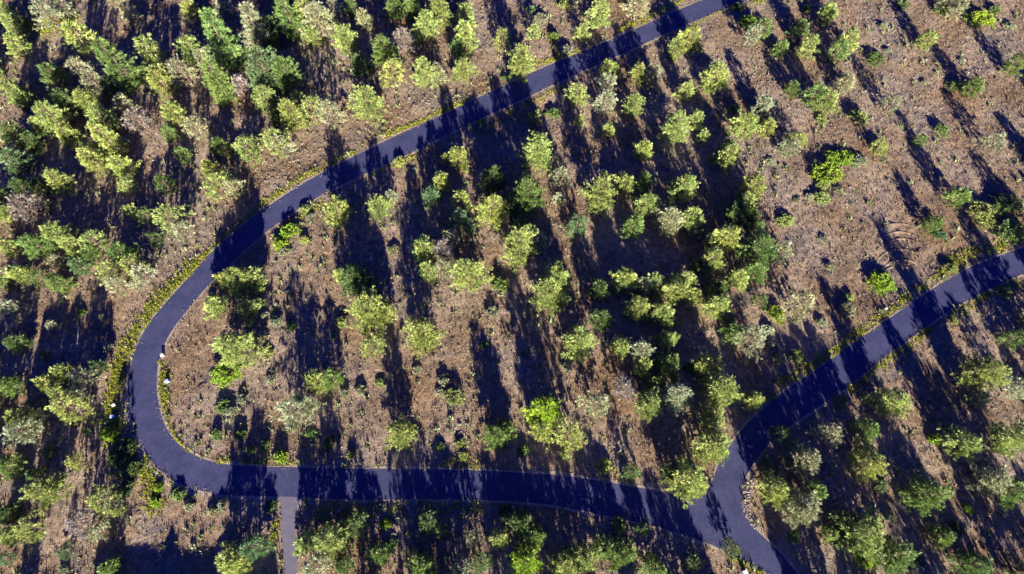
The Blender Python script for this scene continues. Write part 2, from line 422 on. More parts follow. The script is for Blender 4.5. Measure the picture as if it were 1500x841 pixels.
# ploughed earth ridges on the open slope
for k_, (cx_, cy_, r_, a0, a1) in enumerate([(1318,372,48,25,150),(1320,380,44,30,155),(1322,392,46,28,155),(1320,404,42,35,150),(1322,412,34,40,150),(1316,418,30,50,150)]):
    V = []; F = []; pts = []
    for q in np.linspace(a0, a1, 34):
        pts.append(G(cx_+r_*math.cos(math.radians(q))*1.0, cy_-r_*0.95*math.sin(math.radians(q))))
    for i, p in enumerate(pts):
        a_ = pts[max(i-1, 0)]; c_ = pts[min(i+1, len(pts)-1)]; d = (c_-a_).normalized(); nrm = Vector((-d.y, d.x, 0))
        f = math.sin(math.pi*i/(len(pts)-1))**0.5; z0 = float(gz(p.x, p.y)[0])
        hw = 0.40*f*random.uniform(0.7, 1.2)+0.02; hh = 0.13*f*random.uniform(0.6, 1.2)
        for s_, z_ in ((-1, -0.05), (-0.45, hh*0.8), (0.2, hh), (1, -0.05)):
            V.append((p.x+nrm.x*hw*s_, p.y+nrm.y*hw*s_, z0+z_))
    for i in range(len(pts)-1):
        for s_ in range(3): F.append((4*i+s_, 4*i+s_+1, 4*i+s_+5, 4*i+s_+4))
    tag(link('earth_ridge', mesh_np('earth_ridge', V, F, M_soil, 4)), kind='structure')

# ------------------------------------------------------------------ trees
class Acc:
    def __init__(s): s.v = []; s.f = []; s.n = 0
    def tube(s, pts, radii, sides=5):
        st_ = s.n
        for p, r_ in zip(pts, radii):
            for q in range(sides):
                a_ = 2*math.pi*q/sides
                s.v.append((p[0]+r_*math.cos(a_), p[1]+r_*math.sin(a_), p[2])); s.n += 1
        for i in range(len(pts)-1):
            for q in range(sides):
                s.f.append((st_+i*sides+q, st_+i*sides+(q+1) % sides, st_+(i+1)*sides+(q+1) % sides, st_+(i+1)*sides+q))
    def limb(s, a_, b_, r0, r1):
        a_ = Vector(a_); b_ = Vector(b_); d = (b_-a_)
        if d.length < 1e-4: return
        d.normalize(); u_ = d.orthogonal().normalized(); w_ = d.cross(u_); st_ = s.n
        for p, r_ in ((a_, r0), (b_, r1)):
            for q in range(4):
                an = math.pi*q/2; s.v.append(tuple(p+u_*(r_*math.cos(an))+w_*(r_*math.sin(an)))); s.n += 1
        for q in range(4): s.f.append((st_+q, st_+(q+1) % 4, st_+4+(q+1) % 4, st_+4+q))

def needle_mesh(name, cen, dirs, rg, nb, L, wid, spread):
    """needle tufts: diamonds fanning out round each centre"""
    cen = np.array(cen); dirs = np.array(dirs); n = len(cen)
    d = dirs[:, None, :]*0.75 + rg.normal(0, spread, (n, nb, 3)); d /= np.linalg.norm(d, axis=2, keepdims=True)+1e-9
    ref = rg.normal(0, 1, (n, nb, 3)); sd = np.cross(d, ref); sd /= np.linalg.norm(sd, axis=2, keepdims=True)+1e-9
    l = (L*rg.uniform(0.65, 1.25, (n, 1, 1)))*rg.uniform(0.75, 1.15, (n, nb, 1))
    c = np.repeat(cen[:, None, :], nb, 1)
    mid = c+d*l*0.6
    V = np.stack([c, mid+sd*l*wid, c+d*l, mid-sd*l*wid], 2)
    # share the root vertex so that one tuft is one island of colour
    roots = cen; rest = V[:, :, 1:, :].reshape(n, -1, 3)
    allv = np.concatenate([roots[:, None, :], rest], 1)
    per = 1+3*nb; q = np.arange(nb)*3
    f = np.stack([np.zeros(nb, int), 1+q, 2+q, 3+q], 1)
    F = (f[None]+per*np.arange(n)[:, None, None]).reshape(-1, 4)
    return mesh_np(name, allv.reshape(-1, 3), F, M_leaf, 4)

def make_tree(kind, D, seed):
    rg = np.random.default_rng(seed); rd = random.Random(seed)
    R = D/2; acc = Acc(); cen = []; dirs = []
    hf = {'r': 1.08, 's': 1.12, 'y': 1.25, 'c': 2.1, 't': 1.75}[kind]
    h = D*hf+0.6
    base = {'r': 0.10, 's': 0.14, 'y': 0.05, 'c': 0.05, 't': 0.2}[kind]
    nbr = int({'r': 36+9*D, 's': 28+6.5*D, 'y': 24+9*D, 'c': 50+18*D, 't': 16+5*D}[kind])
    bend = (rd.uniform(-.03, .03)*h, rd.uniform(-.03, .03)*h)
    tr0 = 0.035*D+0.05
    def axis_(t_): return Vector((bend[0]*t_*t_, bend[1]*t_*t_, t_*h))
    ts = np.linspace(0, 0.97, 7)
    acc.tube([axis_(q) if q > 0 else Vector((0, 0, -0.5)) for q in ts], [tr0*(1.25 if q == 0 else (1-0.85*q)) for q in ts], 6)
    # lopsided outline
    ph = [rd.uniform(0, 6.28) for _ in range(3)]
    def lob(az): return 1+0.16*math.sin(az*2+ph[0])+0.12*math.sin(az*3+ph[1])+0.08*math.sin(az*5+ph[2])
    for i in range(nbr):
        u_ = (i+rd.random())/nbr
        if kind in 'rst': u_ = u_**0.85
        t_ = base+(0.985-base)*u_
        az = i*2.39996+rd.uniform(-.45, .45)
        if kind == 'c': rad = R*(1-u_)**0.8*(0.55+0.45*min(1, u_*6))+0.2
        elif kind == 'y': rad = R*(1-u_**1.5)**0.8*min(1, .7+u_*2)
        elif kind == 't': rad = R*(1-u_**2.0)**0.7*min(1, .7+u_)
        else: rad = R*(1-u_**1.45)**0.85*min(1, .70+1.6*u_)+0.1
        Ln = rad*lob(az)*rd.uniform(.50, 1.16)+0.12
        if kind == 'c': el = math.radians(-12+40*u_)
        else: el = math.radians(4+52*u_**1.3+rd.uniform(-9, 9))
        s0 = axis_(max(t_-0.03, 0.02)); hd = Vector((math.cos(az), math.sin(az), 0))
        end = s0+hd*Ln+Vector((0, 0, Ln*math.tan(el)*0.62 if el > 0 else Ln*math.tan(el)))
        if end.z > h*1.04: end.z = h*1.04
        acc.limb(s0, end, tr0*0.26*(1-0.6*u_)+0.012, 0.012)
        sidev = Vector((-hd.y, hd.x, 0))
        step = 0.60 if kind != 's' else 0.70
        m = max(1, int(round(Ln*(0.72 if kind != 's' else 0.62)/step)))
        for j in range(m):
            f = 1-(j/max(m, 1))*(0.70 if kind != 's' else 0.58)
            p = s0.lerp(end, f)
            wside = Ln*0.26*(1.12-f)+0.17
            nn = 3
            if j == 0: nn -= 1
            for q in range(nn):
                off = sidev*rd.uniform(-wside, wside)*1.25+hd*rd.uniform(-.22, .22)+Vector((0, 0, rd.uniform(-.10, .22)))
                c0 = p+off
                if q and kind == 's': acc.limb(p, c0, 0.014, 0.01)
                ntf = rd.choice((1, 2, 2)) if kind != 's' else rd.choice((1, 2))
                for _ in range(ntf):
                    cc_ = c0+Vector((rd.gauss(0, .2), rd.gauss(0, .2), rd.gauss(0, .14)))
                    dv = (hd*1.0+sidev*rd.uniform(-.35, .35)+Vector((0, 0, 0.5 if kind != 'c' else .2))).normalized()
                    cen.append(tuple(cc_)); dirs.append(tuple(dv))
    for _ in range(5):
        a_ = axis_(0.97)+Vector((rd.gauss(0, .14), rd.gauss(0, .14), rd.uniform(-.3, .15)))
        cen.append(tuple(a_)); dirs.append((rd.gauss(0, .3), rd.gauss(0, .3), 1))
    crown = needle_mesh('crown', cen, dirs, rg, 13, 0.66, 0.060, 0.27)
    trunk = mesh_np('trunk', acc.v, acc.f, M_bark, 4)
    return trunk, crown, h

def make_shrub(D, seed):
    rg = np.random.default_rng(seed); rd = random.Random(seed); R = D/2; h = D*0.5
    acc = Acc(); cen = []; dirs = []; ph = rd.uniform(0, 6.28)
    for i in range(int(16+14*D)):
        az = i*2.4+rd.uniform(-.4, .4); rr = math.sqrt(rd.random())*R*(1+0.22*math.sin(2*az+ph)+.12*math.sin(5*az))
        z_ = h*math.sqrt(max(0.05, 1-(rr/R*0.85)**2))*rd.uniform(.6, 1.05) if rr < R*1.15 else h*.25
        e = Vector((math.cos(az)*rr, math.sin(az)*rr, z_)); acc.limb((rd.uniform(-.15, .15)*R, rd.uniform(-.15, .15)*R, -.15), e, .03, .01)
        for _ in range(11):
            c_ = e*rd.uniform(.72, 1.0)+Vector((rd.gauss(0, .17), rd.gauss(0, .17), rd.gauss(0, .10)))
            c_.z = max(c_.z, .08)
            d = Vector((math.cos(az)*.6+rd.gauss(0, .3), math.sin(az)*.6+rd.gauss(0, .3), .9)).normalized()
            cen.append(tuple(c_)); dirs.append(tuple(d))
    fol = needle_mesh('foliage', cen, dirs, rg, 7, 0.27, 0.26, 0.5)
    stem = mesh_np('stem', acc.v, acc.f, M_bark, 4)
    return stem, fol, h

SIZES = {'r': [3.6, 5.2, 7.0, 9.2], 's': [4.0, 6.2, 8.5], 'y': [1.6, 2.4, 3.4], 'c': [3.2, 4.4, 5.6], 't': [4.4, 6.2], 'b': [1.2, 2.2, 3.6, 5.5]}
LIB = {}; sd = 100
for k_, L in SIZES.items():
    for D in L:
        for v_ in range(3):
            sd += 1
            LIB[(k_, D, v_)] = make_shrub(D, sd) if k_ == 'b' else make_tree(k_, D, sd)

COL = {'l': (0.40, 0.48, 0.14), 'g': (0.21, 0.32, 0.085), 'd': (0.14, 0.22, 0.065), 'p': (0.40, 0.43, 0.25), 'v': (0.34, 0.52, 0.045), 'u': (0.17, 0.275, 0.12), 'w': (0.36, 0.32, 0.29)}  # d: darker green, with the shade on those plants put into the colour

# crop tables: (zoomed x, zoomed y, zoomed size, kind, tone); crops of 300 x 220 photo pixels enlarged 3.823 times
K = 3.823
CROPS = {
(0,0): "45 120 130 c l;60 220 150 r l;230 40 190 s p;330 15 120 s p;440 200 115 y l;720 60 75 y p;765 95 70 s p;1050 25 120 r l;645 340 270 c g;820 265 115 y l;270 390 135 r d;440 370 115 s p;500 430 180 s p;450 530 150 r l;540 630 185 r l;250 620 200 r l;340 720 160 r l;60 490 115 r l;115 550 115 r g;875 420 190 r l;1000 370 200 s p;1060 255 180 r l;1130 320 110 s p;670 560 110 s p;750 650 185 s w;600 770 170 c l;500 825 150 r l;60 730 170 r d;960 620 150 r l;1080 690 160 s p;940 740 70 y g;340 545 150 r d;160 780 120 r d;600 470 110 r d;20 60 110 c l;530 720 120 r d;200 690 110 r l",
(300,0): "85 220 260 c g;60 440 230 c g;270 140 230 c p;350 150 155 r d;470 90 200 c g;560 50 175 r l;630 95 180 r p;720 40 100 s p;780 200 155 r l;890 100 95 r p;1000 260 170 r g;1050 400 140 s l;1110 210 130 s w;1060 20 120 r g;330 380 230 r u;450 400 165 r g;330 540 135 r l;870 350 115 r d;900 560 190 r l;480 625 150 r l;590 600 150 s l;700 630 140 s p;90 20 90 s p;390 780 150 s l;240 805 125 s l;70 800 130 r d;520 550 80 y d;600 190 90 r l;190 470 90 s w;400 20 80 s p;1140 20 60 y l;520 120 100 r d;820 30 70 y g;390 640 90 r d",
(600,0): "160 30 170 r l;90 120 150 r l;310 85 100 y l;310 190 145 r l;265 260 75 y g;300 370 125 r l;80 390 140 r l;150 400 85 y p;620 330 170 r l;520 210 100 s l;695 175 60 y l;1070 70 130 r l;975 165 70 y l;940 520 115 r l;700 650 65 y l;805 620 80 b g;1110 460 100 s p;1100 560 120 s p;1110 365 70 y l;720 815 165 r l;870 10 80 b l;735 90 85 b p;680 40 55 b u;810 195 50 b g;950 670 45 y l;1110 725 55 y l;400 680 40 b g;20 30 90 r g;25 190 60 y l;880 270 70 b p;530 430 35 b g",
(900,0): "130 25 130 s p;425 210 140 r l;350 245 75 y l;760 110 120 b v;830 150 120 s g;780 190 100 s p;1060 120 115 r g;950 240 105 r g;1095 250 85 y l;135 400 95 r l;220 405 80 y p;570 420 150 r l;405 500 90 r l;110 575 125 r l;1015 470 110 r g;1120 530 90 y g;840 590 85 y p;350 700 185 r l;455 660 75 y l;740 680 155 r l;880 680 120 r l;505 755 50 y l;680 600 70 b g;640 825 100 r l;160 830 80 r l;1050 750 130 s l;970 800 100 s p;100 800 35 b p;1090 30 60 b g;0 390 60 y l;330 310 50 b l;700 30 70 b g;480 30 50 b g",
(1200,0): "70 30 130 r l;480 10 70 b g;700 50 90 b l;780 50 95 s p;930 80 150 b v;620 200 95 r l;170 220 90 y l;115 275 80 y g;170 430 130 r p;55 540 140 r l;430 550 135 s p;230 640 115 b l;20 660 70 b l;330 310 110 b g;790 465 105 b g;890 460 120 r g;1110 350 80 y g;700 715 95 b g;1000 770 120 s p;350 805 95 s l;575 775 45 y g;390 275 35 b p;1000 40 70 b g;810 330 40 b p;600 450 35 b p;360 140 45 b p;1090 130 50 b p",
(0,200): "50 110 180 r u;490 100 175 r l;300 220 180 r l;650 140 160 r l;700 260 100 s l;920 260 80 y d;1020 90 70 y g;30 410 100 r l;120 370 180 s w;250 370 80 s p;930 430 190 s l;1000 510 120 s p;735 415 70 y l;180 590 195 r g;40 610 100 r l;300 540 160 r l;400 610 120 c l;510 580 175 s l;660 650 150 r g;730 710 160 s l;590 740 150 s l;640 815 150 s p;90 760 115 r l;200 780 105 s d;330 815 85 y g;430 710 110 r u;500 660 90 r d;780 760 130 s p;810 430 110 s d;310 690 90 s p;200 270 100 r d;90 260 120 r d;850 560 90 s d;0 320 80 r d",
(300,200): "60 240 190 s l;20 170 110 r l;230 60 150 s l;420 40 125 s p;740 395 160 r l;970 380 120 r l;1090 130 70 b l;190 790 190 r l;100 800 110 r l;290 760 80 s p;470 520 110 b v;420 590 95 b v;440 640 70 b p;840 790 175 r d;555 575 50 b l;760 770 60 y l;160 280 100 s p;1060 620 60 b p;1040 330 50 y p;560 400 55 b l;590 440 40 b p",
(600,200): "270 115 120 r l;175 245 105 r l;115 320 105 r u;200 120 35 y l;470 230 150 r d;280 360 130 s l;280 470 125 r u;720 80 180 r l;660 310 220 r g;470 400 195 r l;620 600 230 r l;720 575 120 s p;70 620 150 r l;190 620 130 s w;100 740 110 r l;180 730 100 s p;330 760 215 r l;820 790 190 r l;940 490 95 y u;1070 310 200 r l;850 220 120 s p;510 820 90 b g;630 500 80 r d;840 340 50 y p;560 380 110 r d;800 120 80 s p;230 560 90 s p",
(900,200): "155 75 85 r l;60 260 140 r l;170 250 100 r g;190 370 140 r l;390 270 165 r l;110 490 125 r g;310 450 160 r p;435 450 135 r l;640 100 140 r l;560 120 35 y l;780 270 150 r l;740 360 105 r l;640 560 160 r l;540 570 70 y u;550 690 150 r l;820 620 200 r g;930 640 110 s p;970 460 95 b l;1000 40 110 s p;60 790 140 r l;380 805 160 r l;220 815 95 y l;690 790 115 r l;790 750 120 r g;690 420 125 r d;760 430 80 r d;800 510 70 y g;880 130 60 b p;1030 350 40 b p;1100 330 50 b p;480 720 70 r d",
(1200,200): "60 185 175 b v;150 110 140 b v;90 110 110 b v;30 250 90 b l;20 330 95 b l;235 130 85 b p;350 50 105 b l;800 320 115 r g;665 470 120 r g;690 545 70 b u;930 420 180 b l;1090 365 160 b g;1110 520 180 b g;1010 400 120 b d;370 800 145 b v;750 730 70 b l;30 560 45 b p;70 720 50 b p;120 290 45 b p;970 630 50 b l",
(0,400): "60 380 110 r d;235 610 135 r l;330 550 110 r l;440 580 160 s p;350 740 250 s l;40 620 110 r g;100 810 180 r l;300 50 70 y g;440 210 45 b g;600 410 55 b p;30 180 100 s p;280 285 65 s p;560 240 40 b p;20 50 60 y g;240 460 60 s d;130 380 60 s u;530 520 90 s d;410 690 130 s p;300 660 100 r l",
(300,400): "250 30 150 r l;40 160 150 r l;240 190 125 r l;160 410 250 r l;250 450 120 s p;110 550 170 b v;910 200 250 r l;1010 220 100 r l;870 60 150 r d;610 600 110 r l;710 590 100 r g;490 760 220 s p;560 730 110 s p;940 410 120 s l;340 450 75 b l;90 740 80 b g;200 700 40 b p;390 270 60 b p;330 230 40 b p;760 270 65 b l;980 610 50 b l;780 670 50 b p;480 290 55 b g;130 770 60 b p;720 350 40 b p;870 650 40 b p;360 590 50 b p",
(600,400): "60 330 220 r l;780 90 215 r l;840 140 100 r l;960 370 200 r l;760 770 205 r v;250 690 115 b l;1050 730 160 s p;420 395 45 b g;1060 90 100 r d;1070 260 100 r d;190 600 65 b p;460 210 70 b p;500 60 80 b g;640 220 40 b p;880 520 50 b p;650 440 35 b p;40 540 35 b p;170 660 50 b p",
(900,400): "60 50 130 r u;130 190 140 r l;260 220 145 r l;360 90 170 r l;450 120 80 r l;580 180 155 r l;300 370 115 r l;570 90 95 r d;40 410 120 r l;140 430 160 r p;160 520 100 r l;300 510 145 r g;770 350 190 s p;680 330 120 r g;520 510 150 r l;600 640 205 r l;780 705 95 r l;340 690 175 r p;200 730 175 r l;60 640 130 s w;240 620 90 r g;550 790 150 s l;1040 170 160 s p;920 220 110 b v;1030 460 80 b g;930 480 70 b p;830 150 70 s d;180 60 100 s p;640 270 60 s d;870 310 60 b p;430 530 60 b d;880 400 50 b p",
(1200,400): "370 45 140 b v;165 200 95 b p;930 550 220 r l;415 710 165 r l;1110 640 120 s p;20 270 50 b p;900 700 90 s u;1110 360 90 y d;1060 100 60 b l;280 700 60 s d;120 720 70 s d;760 250 50 b l;180 130 45 b l;120 610 90 b d",
(0,620): "90 40 210 s p;40 240 130 r g;420 215 105 s l;220 370 220 r l;560 430 210 s l;620 470 100 s p;420 560 180 s w;30 630 110 r l;140 580 150 s l;590 810 110 r g;540 600 120 s p;330 720 85 s u;260 160 80 b g;990 400 70 b g;1050 460 60 b p;700 130 100 b d;740 250 90 b d;600 60 90 b v;640 200 80 b d;880 360 50 b v;860 440 55 b v;480 40 50 b u;30 500 120 r d;20 760 90 s u;190 280 80 r d;340 820 50 b p;700 360 90 b u",
(300,620): "150 770 165 r l;270 690 150 r u;560 660 130 r l;710 650 210 r l;600 820 170 s p;970 730 100 r g;1090 50 170 r l;590 55 60 b g;1010 560 60 b v;690 110 80 b d;330 120 60 b g;60 60 55 b g;190 60 60 b g;820 170 50 b l;420 185 70 b v;770 790 90 r d;860 560 110 s d;40 490 60 b p;90 450 50 b p;370 460 60 b d;1040 680 60 b u;250 150 50 b g",
(600,620): "490 60 170 r g;540 40 100 r d;740 30 110 r l;890 60 190 s l;620 560 150 r d;690 630 120 r g;500 650 95 r l;655 770 195 r v;870 800 180 r l;980 750 120 r l;60 800 150 r g;290 820 130 s p;340 640 95 s p;1100 700 120 r g;640 150 60 b g;100 560 110 s d;280 110 50 b l;170 130 40 b g;300 180 50 b l;1090 240 90 b l;400 780 110 s d;540 500 70 b d;180 600 80 s d;880 720 60 b u",
(900,620): "560 130 210 r l;560 20 150 s l;410 300 220 r l;470 350 120 r l;1070 200 180 r p;910 370 185 r l;1060 470 220 r p;1120 390 110 r g;50 730 150 r g;230 815 140 r g;30 570 90 b l;1010 635 45 b g;160 590 80 s d;100 270 90 s d;660 700 90 s d;330 270 90 r g;440 780 90 s d;950 60 100 s d;870 250 80 s d;620 180 50 s u",
(1200,620): "290 220 200 r l;260 40 130 r g;60 60 120 s p;830 110 190 r l;1070 80 180 r l;640 400 230 r g;985 320 180 r p;1100 370 160 r g;250 620 260 r l;430 740 220 r g;270 770 130 b v;690 630 110 r g;880 790 150 r d;360 350 80 b u;660 90 60 b v;60 620 80 r l;140 680 80 s p;570 770 60 b u;400 520 60 b p;1010 130 60 r d;850 480 50 b v;780 580 60 b d;180 560 110 r d",
}
ITEMS = []
for (x0, y0), txt in CROPS.items():
    for row in txt.split(';'):
        p = row.split()
        ITEMS.append((x0+float(p[0])/K, y0+float(p[1])/K, float(p[2])/K, p[3], p[4]))

# zones named by what can be found in the picture
def below_line(line_px, px, py):
    for (a0, b0), (a1, b1) in zip(line_px[:-1], line_px[1:]):
        if min(a0, a1) <= px <= max(a0, a1) and a0 != a1:
            return py > b0+(b1-b0)*(px-a0)/(a1-a0)
    return None
UPPER = [(190,560),(210,485),(262,425),(326,365),(400,310),(500,255),(600,205),(800,115),(1000,30),(1100,-15),(1500,-200)]
RIGHT = [(1060,700),(1085,660),(1120,625),(1200,565),(1300,495),(1400,428),(1500,382),(1600,350)]
def zone(px, py):
    if px > 1060 and below_line(RIGHT, min(px, 1599), py): 
        return 'below the right road' if py < 700 or px < 1200 else 'in the lower right corner'
    if py > 705 and px > 437: return 'below the bottom road'
    if px < 437 and py > 725 and px > 300: return 'left of the driveway'
    if px < 190 or not below_line(UPPER, px, py):
        if px < 330 and py > 560: return 'in the lower left wood'
        if px < 330 and py > 370: return 'left of the road bend'
        if px < 330 and py > 180: return 'in the left wood'
        if px < 330: return 'in the upper left corner'
        if px < 600: return 'left above the upper road'
        return 'above the upper road'
    if py > 705 and px < 437: return 'in the lower left wood'
    if px > 1140 and py < 200: return 'on the upper right slope'
    if px > 1140: return 'above the right road'
    if px < 480: return 'inside the road bend'
    if py > 560: return 'above the bottom road'
    if py < 220: return 'below the upper road'
    if px < 700: return 'left of the loop centre'
    if px < 900: return 'at the centre of the loop'
    return 'right of the loop centre'

TONE = {'l': 'lime green', 'g': 'mid green', 'd': 'shaded green', 'p': 'pale green', 'v': 'vivid green', 'u': 'blue green', 'w': 'ash grey'}
FORM = {'r': 'rounded pine', 's': 'open pine', 'y': 'pointed pine', 'c': 'conical fir', 't': 'tall pine', 'b': 'low shrub'}
NAME = {'r': 'pine_tree', 's': 'pine_tree', 'y': 'young_pine', 'c': 'fir_tree', 't': 'pine_tree', 'b': 'shrub'}
GROUP = {'r': 'pine trees of the woodland', 's': 'pine trees of the woodland', 'y': 'young pines among the trees', 'c': 'tall firs in the upper left wood', 't': 'pine trees of the woodland', 'b': 'shrubs on the dry ground'}
used_src = {}
PLACED = []
ORDN = ['first', 'second', 'third', 'fourth', 'fifth', 'sixth', 'seventh', 'eighth', 'ninth', 'tenth', 'eleventh', 'twelfth', 'thirteenth', 'fourteenth', 'fifteenth']

def plant(px, py, dpx, kind, tone, hscale=1.0):
    hf = {'r': 1.08, 's': 1.12, 'y': 1.25, 'c': 2.1, 't': 1.75, 'b': 0.5}[kind]
    if kind == 'c': dpx = dpx*0.62
    zc = 3.0
    for _ in range(3):                                   # real crown width at crown height
        a_ = G(px-dpx/2, py, zc); b_ = G(px+dpx/2, py, zc); D = (b_-a_).length
        zc = {'c': 0.5, 'b': 0.5}.get(kind, 0.62)*(D*hf+0.6)
    p = G(px, py, zc)
    f = 1.0
    if kind in 'rs' and (px < 330 or (px > 1120 and py < 340)): f = 0.83
    if kind in 'rs' and px > 1130 and py < 340: hscale = 0.8
    if kind == 'b': hscale = 0.55 if py < 430 and px > 1100 else 0.72
    return place(p.x, p.y, D*f, kind, tone, hscale)

def place(x, y, D, kind, tone, hscale=1.0):
    Dm = min(SIZES[kind], key=lambda s_: abs(math.log(s_/D))); v_ = random.randrange(3)
    lo_me, up_me, hm = LIB[(kind, Dm, v_)]
    s = D/Dm
    key = (kind, Dm, v_)
    loc = (x, y, float(gz(x, y)[0]))
    n_lo, n_up = ('stem', 'foliage') if kind == 'b' else ('trunk', 'crown')
    if key not in used_src:
        root = empty(NAME[kind], loc)
        lo = link(n_lo, lo_me, root); up = link(n_up, up_me, root)
        used_src[key] = (root, lo, up)
    else:
        r0, l0, u0 = used_src[key]
        root = r0.copy(); C.objects.link(root)
        lo = l0.copy(); C.objects.link(lo); lo.parent = root
        up = u0.copy(); C.objects.link(up); up.parent = root
        root.location = loc
    root.rotation_euler = (random.uniform(-.03, .03), random.uniform(-.03, .03), random.uniform(0, 6.28))
    root.scale = (s, s, s*random.uniform(.92, 1.1)*hscale)
    c = COL[tone]; j = random.uniform(.86, 1.14); w = random.uniform(-.07, .07)
    up.color = (c[0]*j*(1+w), c[1]*j, c[2]*j*(1-w), 1)
    root['category'] = 'shrub' if kind == 'b' else 'tree'; root['group'] = GROUP[kind]
    return root, D

for (px, py, d, kind, tone) in ITEMS:
    q_ = G(px, py)
    if kind == 'b' and inside(road_poly, np.array([q_.x]), np.array([q_.y]))[0]: continue
    root, D = plant(px, py, d, kind, tone)
    PLACED.append(dict(o=root, px=px, py=py, D=D, kind=kind, tone=tone))

# labels
rx = np.array([q['o'].location.x for q in PLACED]); ry = np.array([q['o'].location.y for q in PLACED])
rdist = dist_lines(LINES, rx, ry); ron = inside(road_poly, rx, ry)
keys = {}
for q, dr in zip(PLACED, rdist):
    if q['kind'] == 'b': size = 'tiny' if q['D'] < 2.0 else ('small' if q['D'] < 3.3 else 'wide')
    elif q['kind'] == 'y': size = 'tiny' if q['D'] < 2.2 else 'small'
    else: size = 'small' if q['D'] < 4.2 else ('medium' if q['D'] < 6.8 else 'large')
    near = ' at road edge' if dr < q['D']/2+1.2 else ''
    q['desc'] = f"{size} {TONE[q['tone']]} {FORM[q['kind']]}{near}"
    q['zone'] = zone(q['px'], q['py'])
    keys.setdefault((q['desc'], q['zone']), []).append(q)
for (desc, zn), L in keys.items():
    if len(L) == 1:
        L[0]['o']['label'] = f"{desc} {zn}"; continue
    L.sort(key=lambda q: q['px'])
    for i, q in enumerate(L):
        if i == 0: o_ = 'leftmost'
        elif i == len(L)-1: o_ = 'rightmost'
        else: o_ = f"{ORDN[i]} from left"
        q['o']['label'] = f"{desc} {zn}, {o_}"

# trees just beyond the frame, whose shadows reach into it
rnd = random.Random(3)
off = []
for i in range(400):
    px, py = rnd.uniform(-120, 1640), rnd.uniform(-70, 985)
    if -25 < px < 1525 and -25 < py < 872: continue
    if py < -25 and rnd.random() < .5: continue
    if 150 < px < 445 and py > 780: continue
    if any((px-a_)**2+(py-b_)**2 < 52**2 for a_, b_ in off): continue
    g_ = G(px, py)
    if inside(road_poly, np.array([g_.x]), np.array([g_.y]))[0]: continue
    off.append((px, py))
off += [(1235, 890), (1205, 925)]
for px, py in off:
    root, D = plant(px, py, rnd.uniform(34, 60), rnd.choice('rrrs'), rnd.choice('lglp'))
    root['label'] = 'green pine standing in the woodland just beyond the edge of the picture'
    root['group'] = 'pines beyond the picture edge'

# ------------------------------------------------------------------ fallen logs
LOGS = [((338,110),(360,143),.22,'grey bare log lying among the firs in the upper left wood','M'),((350,118),(360,128),.12,'short grey stick beside the grey log near the firs',''),((208,388),(229,408),.20,'pale fallen log left of the upper bend of the road',''),
 ((115,479),(112,530),.22,'long pale log lying in shade left of the road bend',''),((474,40),(484,65),.20,'pale leaning pole trunk under the lime pines above the upper road',''),((1400,5),(1394,24),.16,'pale bare stick beside vivid shrubs on the upper right slope',''),
 ((1000,452),(1016,440),.15,'grey stick in the dark hollow right of the loop centre',''),((722,424),(740,423),.14,'pale stick on the ground below the centre pines',''),((255,405),(262,392),.12,'thin pale stick beside the weeds of the left verge','')]
for (a_, b_, r_, lab, _) in LOGS:
    A = G(*a_); B = G(*b_); A.z = float(gz(A.x, A.y)[0])+r_*0.8; B.z = float(gz(B.x, B.y)[0])+r_*0.8
    acc = Acc(); d = B-A
    prev = A
    for i in range(1, 5):
        q = A+d*(i/4)+Vector((random.uniform(-.12, .12), random.uniform(-.12, .12), 0))
        acc.limb(prev, q, r_*(1.05-0.13*(i-1)), r_*(1.05-0.13*i)); prev = q
    nrm = Vector((-d.y, d.x, 0)).normalized()
    for i in range(5):
        q = A+d*random.uniform(.3, .95); acc.limb(q, q+nrm*random.choice((-1, 1))*random.uniform(.4, 1.1)+d.normalized()*.4+Vector((0, 0, random.uniform(0, .3))), r_*.3, .01)
    tag(link('fallen_log', mesh_np('fallen_log', acc.v, acc.f, M_greybark, 4)), lab, 'log', 'fallen logs on the forest floor')

# ------------------------------------------------------------------ small man-made things beside the road
def box(bm, cx, cy, cz, sx, sy, sz, bev=0.0):
    r = bmesh.ops.create_cube(bm, size=1.0); vv = r['verts']
    for v_ in vv: v_.co = Vector((v_.co.x*sx+cx, v_.co.y*sy+cy, v_.co.z*sz+cz))
    if bev:
        es = list({e for v_ in vv for e in v_.link_edges})
        bmesh.ops.bevel(bm, geom=es, offset=bev, segments=2, affect='EDGES')
def cyl(bm, cx, cy, z0, z1, r0, r1, seg=12):
    r = bmesh.ops.create_cone(bm, cap_ends=True, segments=seg, radius1=r0, radius2=r1, depth=z1-z0)
    for v_ in r['verts']: v_.co += Vector((cx, cy, (z0+z1)/2))

def utility_box(px, py, mat, label, s=1.0, rz=0.2):
    g_ = G(px, py); e = empty('utility_box', (g_.x, g_.y, float(gz(g_.x, g_.y)[0])), rz)
    tag(e, label, 'utility box', 'utility boxes beside the road')
    bm = bmesh.new(); box(bm, 0, 0, .38*s, .9*s, .7*s, .8*s, .04); bm_obj('cabinet', bm, mat, e)
    bm = bmesh.new(); box(bm, 0, 0, .83*s, 1.0*s, .8*s, .07*s, .02); bm_obj('lid', bm, mat, e)
    bm = bmesh.new(); box(bm, 0, 0, -.03, 1.2*s, 1.0*s, .14, .02); bm_obj('base_pad', bm, M_conc, e)
utility_box(239, 521, M_white, 'white utility box on the inner edge of the road bend', .75)
utility_box(246, 559, M_blue, 'pale blue box among weeds inside the road bend', .85, .5)
utility_box(167, 611, M_blue, 'blue box among the dark weeds left of the road bend', .9, .1)
utility_box(168, 594, M_white, 'white box in the shaded weeds left of the road bend', .7, .8)
utility_box(1090, 838, M_white, 'white box on the verge at the bottom edge near the junction', .9, .3)
